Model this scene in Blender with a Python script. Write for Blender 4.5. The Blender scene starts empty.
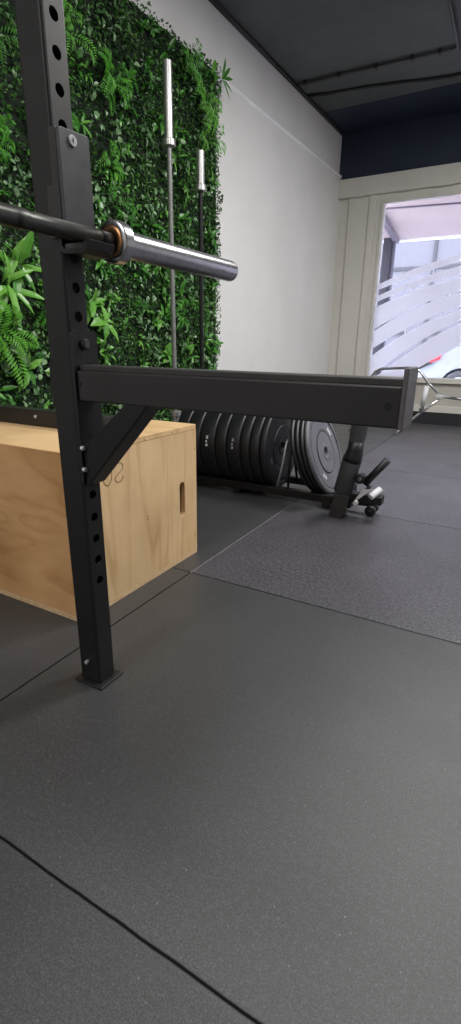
import bpy, bmesh, math, random
import numpy as np
from mathutils import Vector, Matrix, Euler
random.seed(11)
rnd = random.random
def U(a, b): return a + (b - a) * random.random()
PI = math.pi
SC = bpy.context.scene
COL = SC.collection

# ------------------------------------------------------------------ materials
def mat(name, color, rough=0.5, metal=0.0, spec=0.5, trans=0.0):
    m = bpy.data.materials.new(name); m.use_nodes = True
    b = m.node_tree.nodes['Principled BSDF']
    b.inputs['Base Color'].default_value = (*color, 1)
    b.inputs['Roughness'].default_value = rough
    b.inputs['Metallic'].default_value = metal
    b.inputs['Specular IOR Level'].default_value = spec
    return m
class NT:
    def __init__(s, m):
        s.t = m.node_tree; s.b = s.t.nodes['Principled BSDF']
    def n(s, ty, **kw):
        nd = s.t.nodes.new(ty)
        for k, v in kw.items():
            if k in ('operation', 'blend_type', 'wave_type', 'bands_direction', 'feature', 'data_type', 'attribute_name', 'wave_profile', 'distance', 'use_clamp'):
                setattr(nd, k, v)
            else:
                nd.inputs[k].default_value = v
        return nd
    def l(s, a, b): s.t.links.new(a, b)
    def coord(s, out='Object', scale=(1, 1, 1), rot=(0, 0, 0), loc=(0, 0, 0)):
        tc = s.t.nodes.new('ShaderNodeTexCoord'); mp = s.t.nodes.new('ShaderNodeMapping')
        mp.inputs['Scale'].default_value = scale; mp.inputs['Rotation'].default_value = rot; mp.inputs['Location'].default_value = loc
        s.l(tc.outputs[out], mp.inputs['Vector']); return mp.outputs['Vector']
    def noise(s, vec, scale, detail=3, rough=0.55, dist=0.0):
        n = s.n('ShaderNodeTexNoise', Scale=scale, Detail=detail, Roughness=rough, Distortion=dist); s.l(vec, n.inputs['Vector']); return n.outputs['Fac']
    def ramp(s, fac, stops):
        r = s.t.nodes.new('ShaderNodeValToRGB'); e = r.color_ramp.elements
        while len(e) < len(stops): e.new(0.5)
        for i, (p, c) in enumerate(stops):
            e[i].position = p; e[i].color = (*c, 1)
        s.l(fac, r.inputs['Fac']); return r.outputs['Color']
    def bump(s, h, strength, dist=0.01):
        b = s.n('ShaderNodeBump', Strength=strength, Distance=dist); s.l(h, b.inputs['Height']); s.l(b.outputs['Normal'], s.b.inputs['Normal'])
    def mth(s, op, a, b=None):
        m = s.n('ShaderNodeMath', operation=op)
        for i, v in enumerate((a, b)):
            if v is None: continue
            if isinstance(v, (int, float)): m.inputs[i].default_value = v
            else: s.l(v, m.inputs[i])
        return m.outputs[0]
    def mix(s, f, a, b, bt='MIX'):
        m = s.n('ShaderNodeMix', data_type='RGBA', blend_type=bt)
        for i, v in ((0, f), (6, a), (7, b)):
            if isinstance(v, (int, float)): m.inputs[i].default_value = v
            elif isinstance(v, tuple): m.inputs[i].default_value = (*v, 1)
            else: s.l(v, m.inputs[i])
        return m.outputs[2]

M = {}
def noisy(name, c0, c1, rough, scale, metal=0.0, bump=0.0, bscale=300, spec=0.5):
    m = mat(name, c0, rough, metal, spec); t = NT(m); v = t.coord()
    t.l(t.ramp(t.noise(v, scale, 4), [(0.3, c0), (0.7, c1)]), t.b.inputs['Base Color'])
    if bump: t.bump(t.noise(v, bscale, 2), bump, 0.002)
    M[name] = m; return m
noisy('black_steel', (0.0085, 0.0080, 0.0085), (0.0135, 0.0125, 0.0130), 0.42, 9, 0.0, 0.12, 900, 0.27)
noisy('grey_black_steel', (0.016, 0.0145, 0.015), (0.022, 0.020, 0.0205), 0.42, 9, 0.0, 0.10, 900, 0.36)
noisy('end_lit_grey', (0.075, 0.070, 0.075), (0.095, 0.088, 0.094), 0.5, 30, 0, 0.1, 500)
noisy('worn_black', (0.012, 0.012, 0.014), (0.035, 0.035, 0.040), 0.38, 40, 0.0, 0.1, 500)
noisy('rubber_black', (0.006, 0.006, 0.008), (0.011, 0.011, 0.014), 0.42, 14, 0.0, 0.25, 350)
noisy('rubber_grey', (0.085, 0.083, 0.098), (0.115, 0.113, 0.130), 0.5, 10, 0.0, 0.2, 350)
noisy('soft_black', (0.036, 0.036, 0.042), (0.050, 0.050, 0.057), 0.6, 12, 0.0, 0.2, 250)
noisy('dark_liner', (0.02, 0.019, 0.019), (0.03, 0.028, 0.028), 0.5, 20)
noisy('oiled_shaft', (0.030, 0.030, 0.027), (0.055, 0.055, 0.048), 0.34, 30, 0.6, 0.12, 900)
noisy('chrome', (0.62, 0.61, 0.62), (0.72, 0.71, 0.72), 0.22, 30, 1.0)
noisy('sleeve_steel', (0.47, 0.465, 0.46), (0.50, 0.495, 0.49), 0.36, 8, 0.85)
noisy('grey_shaft', (0.17, 0.17, 0.165), (0.22, 0.22, 0.21), 0.4, 40, 0.4)
noisy('wire_grey', (0.34, 0.34, 0.36), (0.42, 0.42, 0.44), 0.35, 40, 0.5)
noisy('cap_grey', (0.34, 0.34, 0.37), (0.42, 0.42, 0.45), 0.5, 200)
noisy('brushed_steel', (0.40, 0.40, 0.42), (0.52, 0.52, 0.54), 0.26, 60, 1.0, 0.04, 600)
noisy('bronze', (0.42, 0.22, 0.10), (0.30, 0.15, 0.07), 0.35, 80, 0.9)
noisy('bright_metal', (0.75, 0.75, 0.76), (0.85, 0.85, 0.86), 0.3, 40, 0.7)
noisy('white_mark', (0.62, 0.62, 0.64), (0.7, 0.7, 0.72), 0.6, 100)
noisy('grey_mark', (0.25, 0.25, 0.28), (0.35, 0.35, 0.38), 0.6, 100)
noisy('hole_dark', (0.003, 0.003, 0.003), (0.005, 0.005, 0.005), 0.8, 50)
noisy('white_plastic', (0.62, 0.62, 0.66), (0.70, 0.70, 0.74), 0.4, 40)
noisy('brown_ink', (0.42, 0.26, 0.11), (0.48, 0.31, 0.14), 0.7, 60)
noisy('navy_paint', (0.009, 0.017, 0.040), (0.012, 0.021, 0.047), 0.55, 3, 0, 0.05, 200)
noisy('cream_paint', (0.56, 0.545, 0.50), (0.62, 0.60, 0.555), 0.4, 3, 0, 0.04, 120)
noisy('beige_panel', (0.42, 0.40, 0.36), (0.48, 0.46, 0.42), 0.5, 5)
noisy('canopy_paint', (0.33, 0.26, 0.265), (0.38, 0.31, 0.315), 0.6, 1.2)
noisy('dark_frame', (0.10, 0.08, 0.12), (0.14, 0.12, 0.16), 0.5, 5)
noisy('white_ext', (0.85, 0.85, 0.88), (0.92, 0.92, 0.95), 0.5, 5)
noisy('street', (0.40, 0.39, 0.42), (0.48, 0.47, 0.50), 0.8, 6)
noisy('car_paint', (0.34, 0.36, 0.43), (0.38, 0.40, 0.47), 0.22, 3)
noisy('car_glass', (0.03, 0.03, 0.04), (0.05, 0.05, 0.06), 0.08, 3)
noisy('car_red', (0.75, 0.03, 0.05), (0.85, 0.06, 0.08), 0.2, 20)
noisy('car_trim', (0.05, 0.05, 0.06), (0.08, 0.08, 0.09), 0.6, 20)
noisy('facade', (0.062, 0.060, 0.080), (0.080, 0.078, 0.102), 0.3, 0.5)
noisy('facade_bar', (0.018, 0.016, 0.026), (0.025, 0.022, 0.034), 0.5, 3)
noisy('conduit', (0.060, 0.062, 0.068), (0.075, 0.078, 0.085), 0.45, 10)
noisy('conduit_dark', (0.012, 0.013, 0.017), (0.018, 0.019, 0.024), 0.5, 10)
noisy('panel_back', (0.004, 0.010, 0.004), (0.007, 0.017, 0.007), 0.9, 30)

# white tile outside
m = mat('white_tile', (0.8, 0.8, 0.84), 0.35); t = NT(m); v = t.coord()
br = t.n('ShaderNodeTexBrick', Scale=1.0); br.inputs['Color1'].default_value = (0.82, 0.82, 0.86, 1); br.inputs['Color2'].default_value = (0.76, 0.76, 0.8, 1)
br.inputs['Mortar'].default_value = (0.42, 0.42, 0.46, 1); br.inputs['Mortar Size'].default_value = 0.012
br.inputs['Brick Width'].default_value = 0.4; br.inputs['Row Height'].default_value = 0.16
v2 = t.coord(rot=(PI/2, 0, 0)); t.l(v2, br.inputs['Vector']); t.l(br.outputs['Color'], t.b.inputs['Base Color']); M['white_tile'] = m

# plaster wall
m = mat('plaster', (0.6, 0.6, 0.59), 0.75, spec=0.25); t = NT(m); v = t.coord()
t.l(t.ramp(t.noise(v, 2.2, 5, 0.6), [(0.25, (0.70, 0.69, 0.685)), (0.75, (0.77, 0.76, 0.755))]), t.b.inputs['Base Color'])
t.bump(t.noise(v, 60, 6, 0.7), 0.25, 0.004); M['plaster'] = m
# ceiling
m = mat('ceiling_paint', (0.05, 0.05, 0.05), 0.65, spec=0.3); t = NT(m); v = t.coord()
t.l(t.ramp(t.noise(v, 3.0, 6, 0.65), [(0.3, (0.075, 0.084, 0.085)), (0.7, (0.105, 0.115, 0.117))]), t.b.inputs['Base Color'])
t.bump(t.noise(v, 90, 5, 0.7), 0.3, 0.004); M['ceiling_paint'] = m

# rubber gym tiles (1 m grid joints)
m = mat('rubber_floor', (0.05, 0.05, 0.05), 0.5, spec=0.6); t = NT(m); v = t.coord()
sx = t.n('ShaderNodeSeparateXYZ'); wob = t.noise(v, 9, 2)
t.l(v, sx.inputs[0])
gx = t.mth('ADD', sx.outputs[0], 0.906 + 10); gy = t.mth('ADD', sx.outputs[1], -0.338 + 20)
cell = t.n('ShaderNodeCombineXYZ'); t.l(t.mth('FLOOR', gx), cell.inputs[0]); t.l(t.mth('FLOOR', gy), cell.inputs[1])
wnz = t.n('ShaderNodeTexWhiteNoise'); t.l(cell.outputs[0], wnz.inputs['Vector'])
base = t.ramp(t.noise(v, 2.3, 5, 0.6), [(0.25, (0.0260, 0.0268, 0.0280)), (0.75, (0.0425, 0.0432, 0.0450))])
tv = t.n('ShaderNodeMapRange'); tv.inputs['To Min'].default_value = 0.88; tv.inputs['To Max'].default_value = 1.14; t.l(wnz.outputs['Value'], tv.inputs['Value'])
tvc = t.n('ShaderNodeCombineColor'); [t.l(tv.outputs[0], tvc.inputs[k]) for k in range(3)]
base = t.mix(1.0, base, tvc.outputs[0], 'MULTIPLY')
# far tiles: coarser grain, with window sheen painted in as a paler tint
coarse_sheen = t.mth('MULTIPLY', t.mth('GREATER_THAN', gx, 10.0), t.mth('GREATER_THAN', gy, 21.0))
base = t.mix(coarse_sheen, base, t.mix(1.0, base, (1.50, 1.42, 1.55), 'MULTIPLY'))
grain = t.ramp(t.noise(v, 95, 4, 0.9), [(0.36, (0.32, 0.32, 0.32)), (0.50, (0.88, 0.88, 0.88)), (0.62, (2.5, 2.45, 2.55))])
base = t.mix(t.mth('ADD', t.mth('MULTIPLY', coarse_sheen, 0.72), 0.22), base, t.mix(1.0, base, grain, 'MULTIPLY'))
speck = t.ramp(t.noise(v, 330, 5, 0.85), [(0.34, (0.40, 0.40, 0.40)), (0.49, (0.90, 0.90, 0.90)), (0.60, (1.75, 1.76, 1.80)), (0.70, (3.6, 3.6, 3.7))])
c = t.mix(1.0, base, speck, 'MULTIPLY')
vo = t.n('ShaderNodeTexVoronoi', Scale=85.0, feature='F1'); t.l(v, vo.inputs['Vector'])
spot = t.mth('LESS_THAN', vo.outputs['Distance'], 0.10)
wn = t.n('ShaderNodeSeparateColor'); t.l(vo.outputs['Color'], wn.inputs[0])
spot = t.mth('MULTIPLY', spot, t.mth('GREATER_THAN', wn.outputs[0], 0.84))
c = t.mix(t.mth('MULTIPLY', spot, t.mth('MULTIPLY', wn.outputs[1], 0.6)), c, (0.30, 0.30, 0.30))
def joint(a):
    f = t.mth('FRACT', t.mth('ADD', a, t.mth('MULTIPLY', t.mth('SUBTRACT', wob, 0.5), 0.006)))
    return t.mth('MINIMUM', f, t.mth('SUBTRACT', 1.0, f))
d = t.mth('MINIMUM', joint(gx), joint(gy))
g = t.n('ShaderNodeMapRange'); g.inputs['From Min'].default_value = 0.0014; g.inputs['From Max'].default_value = 0.0034; t.l(d, g.inputs['Value'])
edge_glint = t.mth('MULTIPLY', t.mth('MULTIPLY', t.mth('LESS_THAN', joint(gx), 0.0034), t.mth('GREATER_THAN', gy, 21.0)), t.mth('LESS_THAN', gy, 22.0))  # highlight of the raised tile edge, painted as a pale joint
c = t.mix(g.outputs[0], t.mix(edge_glint, (0.008, 0.008, 0.008), (0.15, 0.145, 0.15)), c)
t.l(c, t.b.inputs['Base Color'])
rr = t.n('ShaderNodeMapRange'); rr.inputs['To Min'].default_value = 0.29; rr.inputs['To Max'].default_value = 0.46; t.l(t.noise(v, 5, 4), rr.inputs['Value']); t.l(rr.outputs[0], t.b.inputs['Roughness'])
gb = t.n('ShaderNodeMapRange'); gb.inputs['From Min'].default_value = 0.0; gb.inputs['From Max'].default_value = 0.006; t.l(d, gb.inputs['Value'])
h = t.mth('ADD', t.mth('MULTIPLY', t.noise(v, 700, 3, 0.75), 0.30), t.mth('MULTIPLY', gb.outputs[0], 0.45))
t.bump(h, 0.42, 0.004); M['rubber_floor'] = m
t.l(t.mth('MULTIPLY', g.outputs[0], 0.085), t.b.inputs['Sheen Weight']); t.l(t.mth('MULTIPLY', g.outputs[0], 0.55), t.b.inputs['Specular IOR Level']); t.b.inputs['Sheen Roughness'].default_value = 0.35; t.b.inputs['Sheen Tint'].default_value = (0.96, 0.93, 1.0, 1)

# plywood
def plywood(name, ca, cb, cc, scale, rings, dist=0.6, seed=0.0):
    m = mat(name, ca, 0.5, spec=0.3); t = NT(m); v = t.coord(scale=scale, loc=(seed, seed*0.7, seed*1.3))
    f0 = t.noise(v, 1.0, 2, 0.45, dist)
    fr = t.mth('FRACT', t.mth('MULTIPLY', f0, rings))
    c1 = t.ramp(fr, [(0.0, cc), (0.10, cb), (0.42, ca), (0.80, ca), (0.93, cb), (1.0, cc)])
    fade = t.ramp(t.noise(t.coord(loc=(seed + 3, 0, 0)), 4.0, 2), [(0.33, (0.35,)*3), (0.58, (1.0,)*3)])
    c1 = t.mix(fade, ca, c1)
    fine = t.noise(t.coord(scale=tuple(q*14 for q in scale)), 1.0, 3, 0.6)
    c2 = t.mix(0.30, c1, t.ramp(fine, [(0.35, cb), (0.65, ca)]))
    big = t.ramp(t.noise(t.coord(loc=(seed, 0, 2)), 3.0, 3), [(0.3, (0.86, 0.83, 0.80)), (0.7, (1.08, 1.08, 1.08))])
    t.l(t.mix(1.0, c2, big, 'MULTIPLY'), t.b.inputs['Base Color'])
    t.bump(fine, 0.06, 0.002); M[name] = m
# grain runs upright on the +X panel, long flowing figure on the -Y panel
plywood('ply_side', (0.66, 0.475, 0.27), (0.57, 0.38, 0.195), (0.46, 0.285, 0.13), (1.0, 7.5, 0.9), 5.0, 0.6, 0.9)
plywood('ply_front', (0.60, 0.35, 0.165), (0.51, 0.28, 0.115), (0.40, 0.20, 0.075), (1.5, 1.0, 4.6), 5.0, 0.9, 1.7)
plywood('ply_top', (0.66, 0.46, 0.25), (0.58, 0.38, 0.19), (0.50, 0.31, 0.14), (0.9, 6.0, 1.0), 5.0, 0.5, 2.1)
noisy('ply_edge', (0.66, 0.48, 0.29), (0.52, 0.34, 0.18), 0.6, 60)
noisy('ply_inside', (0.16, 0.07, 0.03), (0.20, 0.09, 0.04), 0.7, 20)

# leaves
def leafmat(name, c0, c1, c2, rough=0.38):
    m = mat(name, c0, rough, spec=0.5); t = NT(m)
    at = t.n('ShaderNodeAttribute', attribute_name='tint')
    c = t.ramp(at.outputs['Fac'], [(0.0, c0), (0.5, c1), (1.0, c2)])
    t.l(c, t.b.inputs['Base Color'])
    tr = t.n('ShaderNodeBsdfTranslucent'); t.l(c, tr.inputs['Color'])
    mx = t.n('ShaderNodeMixShader'); mx.inputs[0].default_value = 0.18
    out = t.t.nodes['Material Output']; t.l(t.b.outputs[0], mx.inputs[1]); t.l(tr.outputs[0], mx.inputs[2]); t.l(mx.outputs[0], out.inputs['Surface'])
    M[name] = m
leafmat('leaf_box', (0.010, 0.042, 0.008), (0.040, 0.140, 0.022), (0.150, 0.33, 0.070), 0.33)
leafmat('leaf_broad', (0.022, 0.10, 0.014), (0.065, 0.25, 0.028), (0.19, 0.46, 0.07), 0.30)
leafmat('leaf_fern', (0.028, 0.15, 0.014), (0.07, 0.30, 0.022), (0.16, 0.44, 0.05), 0.45)
leafmat('leaf_pale', (0.06, 0.14, 0.05), (0.15, 0.29, 0.12), (0.34, 0.50, 0.28), 0.3)

# glass and film
m = bpy.data.materials.new('window_glass'); m.use_nodes = True; nt = m.node_tree; nt.nodes.clear()
o = nt.nodes.new('ShaderNodeOutputMaterial'); tr = nt.nodes.new('ShaderNodeBsdfTransparent'); tr.inputs[0].default_value = (0.93, 0.95, 0.96, 1)
gl = nt.nodes.new('ShaderNodeBsdfGlossy'); gl.inputs['Roughness'].default_value = 0.02
fr = nt.nodes.new('ShaderNodeFresnel'); fr.inputs['IOR'].default_value = 1.3
mx = nt.nodes.new('ShaderNodeMixShader'); nt.links.new(fr.outputs[0], mx.inputs[0]); nt.links.new(tr.outputs[0], mx.inputs[1]); nt.links.new(gl.outputs[0], mx.inputs[2]); nt.links.new(mx.outputs[0], o.inputs[0]); M['glass'] = m
m = bpy.data.materials.new('frosted_film'); m.use_nodes = True; nt = m.node_tree; nt.nodes.clear()
o = nt.nodes.new('ShaderNodeOutputMaterial'); tl = nt.nodes.new('ShaderNodeBsdfTranslucent'); tl.inputs[0].default_value = (0.97, 0.96, 1.0, 1)
df = nt.nodes.new('ShaderNodeBsdfDiffuse'); df.inputs[0].default_value = (0.80, 0.79, 0.86, 1)
tp = nt.nodes.new('ShaderNodeBsdfTransparent'); tp.inputs[0].default_value = (1, 1, 1, 1)
m1 = nt.nodes.new('ShaderNodeMixShader'); m1.inputs[0].default_value = 0.12
m2 = nt.nodes.new('ShaderNodeMixShader'); m2.inputs[0].default_value = 0.06
nt.links.new(tl.outputs[0], m1.inputs[1]); nt.links.new(df.outputs[0], m1.inputs[2]); nt.links.new(m1.outputs[0], m2.inputs[1]); nt.links.new(tp.outputs[0], m2.inputs[2]); nt.links.new(m2.outputs[0], o.inputs[0]); M['film'] = m

# ------------------------------------------------------------------ mesh helpers
def bx(bm, x0, x1, y0, y1, z0, z1, bevel=0.0, seg=2, rot=None, piv=None):
    r = bmesh.ops.create_cube(bm, size=1.0); vs = r['verts']
    mtx = Matrix.Translation(((x0+x1)/2, (y0+y1)/2, (z0+z1)/2)) @ Matrix.Diagonal((abs(x1-x0), abs(y1-y0), abs(z1-z0), 1))
    bmesh.ops.transform(bm, matrix=mtx, verts=vs)
    if rot is not None:
        p = Vector(piv if piv else ((x0+x1)/2, (y0+y1)/2, (z0+z1)/2))
        bmesh.ops.transform(bm, matrix=Matrix.Translation(p) @ Euler(rot).to_matrix().to_4x4() @ Matrix.Translation(-p), verts=vs)
    if bevel:
        es = list({e for v in vs for e in v.link_edges})
        bmesh.ops.bevel(bm, geom=es, offset=bevel, segments=seg, profile=0.5, affect='EDGES')
    return bm
def frame_of(d):
    d = Vector(d).normalized(); up = Vector((0, 0, 1)) if abs(d.z) < 0.95 else Vector((0, 1, 0))
    a = d.cross(up).normalized(); return a, a.cross(d).normalized()
def tube(bm, pts, r, n=14, cap=True, radii=None):
    pts = [Vector(p) for p in pts]; rings = []
    for i, p in enumerate(pts):
        if i == 0: d = pts[1] - p
        elif i == len(pts) - 1: d = p - pts[i-1]
        else: d = (pts[i+1] - p).normalized() + (p - pts[i-1]).normalized()
        if i == 0: a, b = frame_of(d)
        else:
            dn = d.normalized(); a = (a - dn * a.dot(dn)).normalized(); b = dn.cross(a) * -1
        rr = radii[i] if radii else r
        rings.append([bm.verts.new(p + (a * math.cos(2*PI*k/n) + b * math.sin(2*PI*k/n)) * rr) for k in range(n)])
    for i in range(len(rings) - 1):
        for k in range(n):
            f = bm.faces.new((rings[i][k], rings[i][(k+1) % n], rings[i+1][(k+1) % n], rings[i+1][k])); f.smooth = True
    if cap:
        bm.faces.new(rings[0]); bm.faces.new(list(reversed(rings[-1])))
    return bm
def lathe(bm, prof, p0, axis, n=32, smooth=True):
    """prof: list of (distance along axis, radius)"""
    ax = Vector(axis).normalized(); a, b = frame_of(ax); p0 = Vector(p0); rings = []
    sharp = set(); clean = []
    for q in prof:
        if clean and abs(q[0]-clean[-1][0]) < 1e-7 and abs(q[1]-clean[-1][1]) < 1e-7: sharp.add(len(clean)-1)
        else: clean.append(q)
    for s, r in clean:
        rings.append([bm.verts.new(p0 + ax*s + (a*math.cos(2*PI*k/n) + b*math.sin(2*PI*k/n))*max(r, 1e-5)) for k in range(n)])
    for i in range(len(rings)-1):
        for k in range(n):
            f = bm.faces.new((rings[i][k], rings[i][(k+1) % n], rings[i+1][(k+1) % n], rings[i+1][k])); f.smooth = smooth
    for i in sharp:
        for k in range(n):
            e = bm.edges.get((rings[i][k], rings[i][(k+1) % n]))
            if e: e.smooth = False
    return bm
def cyl(bm, p0, p1, r, n=20, bev=0.0):
    p0, p1 = Vector(p0), Vector(p1); L = (p1-p0).length
    b = bev if bev else min(r, L) * 0.08
    return lathe(bm, [(0, 0), (0, r-b), (0, r-b), (b, r), (b, r), (L-b, r), (L-b, r), (L, r-b), (L, r-b), (L, 0)], p0, p1-p0, n)
def prism(bm, poly, axis, a, b, bevel=0.0):
    """extrude polygon of 2D points along axis ('x','y','z') from a to b"""
    def P(u, v, w): return {'x': (w, u, v), 'y': (u, w, v), 'z': (u, v, w)}[axis]
    v0 = [bm.verts.new(P(u, v, a)) for u, v in poly]; v1 = [bm.verts.new(P(u, v, b)) for u, v in poly]
    n = len(poly); fs = [bm.faces.new(v0), bm.faces.new(list(reversed(v1)))]
    for i in range(n): fs.append(bm.faces.new((v0[i], v1[i], v1[(i+1) % n], v0[(i+1) % n])))
    if bevel:
        bmesh.ops.bevel(bm, geom=list({e for f in fs for e in f.edges}), offset=bevel, segments=2, profile=0.5, affect='EDGES')
    return bm
def rrect(u0, u1, v0, v1, r, n=5):
    out = []
    for cu, cv, a0 in ((u1-r, v1-r, 0), (u0+r, v1-r, PI/2), (u0+r, v0+r, PI), (u1-r, v0+r, 1.5*PI)):
        for i in range(n+1):
            a = a0 + i/n*PI/2; out.append((cu + r*math.cos(a), cv + r*math.sin(a)))
    return out
def B(): return bmesh.new()
def obj(name, bm, material, parent=None):
    bmesh.ops.recalc_face_normals(bm, faces=bm.faces[:])
    me = bpy.data.meshes.new(name); bm.to_mesh(me); bm.free()
    me.materials.append(M[material] if isinstance(material, str) else material)
    o = bpy.data.objects.new(name, me); COL.objects.link(o)
    if parent is not None: o.parent = parent
    return o
def inv_parent(o, root):
    o.parent = root; o.matrix_parent_inverse = Matrix.Translation(-Vector(root.location))
    return o
def tag(o, label, cat, group=None):
    o['label'] = label; o['category'] = cat; o['kind'] = 'thing'
    if group: o['group'] = group
    return o
def thing(name, label, cat, loc=(0, 0, 0), group=None):
    o = bpy.data.objects.new(name, None); COL.objects.link(o); o.location = loc; o.empty_display_size = 0.1
    return tag(o, label, cat, group)
def part(name, bm, material, root):
    """mesh given in world coordinates, parented to an un-rotated Empty"""
    o = obj(name, bm, material); r = root
    while r.parent is not None: r = r.parent
    base = Vector(r.location)
    o.data.transform(Matrix.Translation(-base)); o.parent = root
    return o
def struct(name, bm, material, parent=None):
    o = obj(name, bm, material, parent)
    if parent is None: o['kind'] = 'structure'
    return o

# ------------------------------------------------------------------ camera (measured from the tile grid)
HCAM = 0.7757; PITCH = math.radians(18.623); ROLL = math.radians(0.687); YAW = math.radians(29.06); FPX = 488.87
cam_d = bpy.data.cameras.new('camera'); cam = bpy.data.objects.new('camera', cam_d); COL.objects.link(cam)
cam_d.sensor_fit = 'HORIZONTAL'; cam_d.sensor_width = 36.0; cam_d.lens = FPX / 461 * 36.0
cam_d.clip_start = 0.02; cam_d.clip_end = 200
def rw(v):   # first horizontal frame (camera looks along +Y) -> room frame
    c, s = math.cos(YAW), math.sin(YAW)
    return Vector((c*v[0] - s*v[1], s*v[0] + c*v[1], v[2]))
cR, sR = math.cos(ROLL), math.sin(ROLL)
fw = Vector((0, math.cos(PITCH), -math.sin(PITCH))); up0 = Vector((0, math.sin(PITCH), math.cos(PITCH))); rt0 = Vector((1, 0, 0))
rt = rw(rt0*cR + up0*sR); up = rw(up0*cR - rt0*sR); fwd = rw(fw)
cam.matrix_world = Matrix(((rt.x, up.x, -fwd.x, 0), (rt.y, up.y, -fwd.y, 0), (rt.z, up.z, -fwd.z, HCAM), (0, 0, 0, 1)))
SC.camera = cam

# ------------------------------------------------------------------ room shell
YW = 5.78          # shop front wall
ZC = 2.86
WA = (-2.05, 3.4)  # a point of the left wall line; the wall runs 2.86 degrees off the tile grid
WROT = -math.atan(0.05)
def wall_x(y): return WA[0] + 0.05 * (y - WA[1])

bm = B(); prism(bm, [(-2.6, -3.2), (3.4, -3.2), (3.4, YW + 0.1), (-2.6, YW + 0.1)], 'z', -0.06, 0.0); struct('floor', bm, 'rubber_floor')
bm = B(); bx(bm, -2.7, 3.5, -3.3, 5.22, ZC, ZC + 0.08); struct('ceiling', bm, 'ceiling_paint')
bm = B(); bx(bm, -2.7, 3.5, 5.22, YW + 0.1, ZC - 0.004, ZC + 0.08); struct('trim_1', bm, 'navy_paint')

wl = bpy.data.objects.new('wall_left', None); COL.objects.link(wl); wl.location = (WA[0], WA[1], 0); wl.rotation_euler = (0, 0, WROT); wl['kind'] = 'structure'
bm = B(); bx(bm, -0.3, -0.022, -7.0, 2.6, 0, ZC + 0.05); struct('upper_wall', bm, 'plaster', wl)
bm = B(); prism(bm, [(-0.024, 0.0), (0.0, 0.0), (0.0, 2.478), (-0.006, 2.488), (-0.024, 2.502)], 'y', -7.0, 2.45); struct('lower_wall', bm, 'plaster', wl)
bm = B(); prism(bm, [(-0.001, 2.470), (0.007, 2.478), (0.007, 2.490), (-0.001, 2.498), (-0.024, 2.502)], 'y', 0.03, 2.45); struct('bead', bm, 'white_ext', wl)
bm = B(); bx(bm, -0.022, 0.012, -7.0, 2.45, ZC - 0.018, ZC - 0.001, 0.004); struct('corner_strip', bm, 'conduit_dark', wl)

bm = B(); bx(bm, 3.3, 3.5, -3.3, YW + 0.1, 0, ZC); struct('wall_right', bm, 'plaster')
bm = B(); bx(bm, -2.7, 3.4, -3.4, -3.2, 0, ZC); struct('wall_back', bm, 'plaster')

# shop front wall
XR = 2.6            # right end of the glazing (outside the frame)
bm = B(); bx(bm, -2.3, 3.4, YW, YW + 0.16, 2.43, ZC); struct('wall_front', bm, 'navy_paint')
bm = B(); bx(bm, -1.96, 3.3, YW - 0.05, YW + 0.16, 2.272, 2.442, 0.004)
for (a, b) in ((-1.30, -1.16), (-0.98, -0.80), (-1.72, -1.66)):
    bx(bm, a, b, YW - 0.053, YW - 0.03, 2.268, 2.274)
struct('trim_2', bm, 'cream_paint')
bm = B()
bx(bm, -2.3, -1.80, YW, YW + 0.14, 0, 2.275)                    # flat strip next to the corner
bx(bm, -1.815, -1.795, YW - 0.024, YW + 0.1, 0, 2.272, 0.004)   # raised bead
bx(bm, -1.80, -1.56, YW - 0.01, YW + 0.14, 0, 2.272)
bx(bm, -1.60, -1.535, YW - 0.03, YW + 0.1, 0, 2.272, 0.005)
struct('trim_3', bm, 'cream_paint')
bm = B()
bx(bm, -2.0, 3.3, YW + 0.01, YW + 0.14, 0.19, 0.44)
struct('trim_4', bm, 'beige_panel')
bm = B(); bx(bm, -2.0, 3.3, YW - 0.012, YW + 0.12, 0.13, 0.20, 0.004); struct('trim_5', bm, 'cream_paint')
bm = B(); bx(bm, -2.0, 3.3, YW - 0.004, YW + 0.12, 0.0, 0.13); struct('baseboard_front', bm, 'conduit_dark')

# window: frame, pane, frosted film
win = bpy.data.objects.new('window_1', None); COL.objects.link(win); win.location = (0, YW, 0); win['kind'] = 'structure'
def wpart(n, bm, m):
    o = obj(n, bm, m); o.data.transform(Matrix.Translation((0, -YW, 0))); o.parent = win; return o
bm = B()
bx(bm, -1.54, -1.455, YW - 0.015, YW + 0.10, 0.43, 2.275, 0.004)
bx(bm, -1.475, -1.447, YW - 0.03, YW + 0.02, 0.43, 2.19, 0.004)
bx(bm, -1.4565, XR - 0.051, YW - 0.0145, YW + 0.099, 2.205, 2.2745, 0.002)
bx(bm, -1.449, XR - 0.06, YW - 0.028, YW + 0.0195, 2.185, 2.212, 0.003)
bx(bm, XR - 0.05, 3.3, YW - 0.015, YW + 0.10, 0.43, 2.275, 0.004)
wpart('window_frame', bm, 'cream_paint')
bm = B(); bx(bm, -1.56, 3.2, YW - 0.03, YW + 0.10, 0.435, 0.488, 0.005); wpart('window_sill', bm, 'cream_paint')
bm = B(); bx(bm, -1.46, XR, YW + 0.022, YW + 0.028, 0.47, 2.20); wpart('window_pane', bm, 'glass')
G = {'T0': (-0.1618, 0.2903, 1.5903), 'G1U': (-0.0867, 0.2858, 1.5181), 'G1L': (-0.1271, 0.3068, 1.4763), 'G2U': (-0.1183, 0.2718, 1.4034), 'G2L': (-0.191, 0.2999, 1.3743),
     'G3U': (-0.2587, 0.4155, 1.2113), 'G3L': (-0.2685, 0.4179, 1.1974), 'G4U': (-0.2386, 0.4822, 1.0309), 'G4L': (-0.3033, 0.5409, 0.9948),
     'G5U': (-0.2812, 0.6887, 0.8168), 'G5L': (-0.2695, 0.7214, 0.775), 'G6U': (-0.06, 0.65, 0.5354)}
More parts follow.
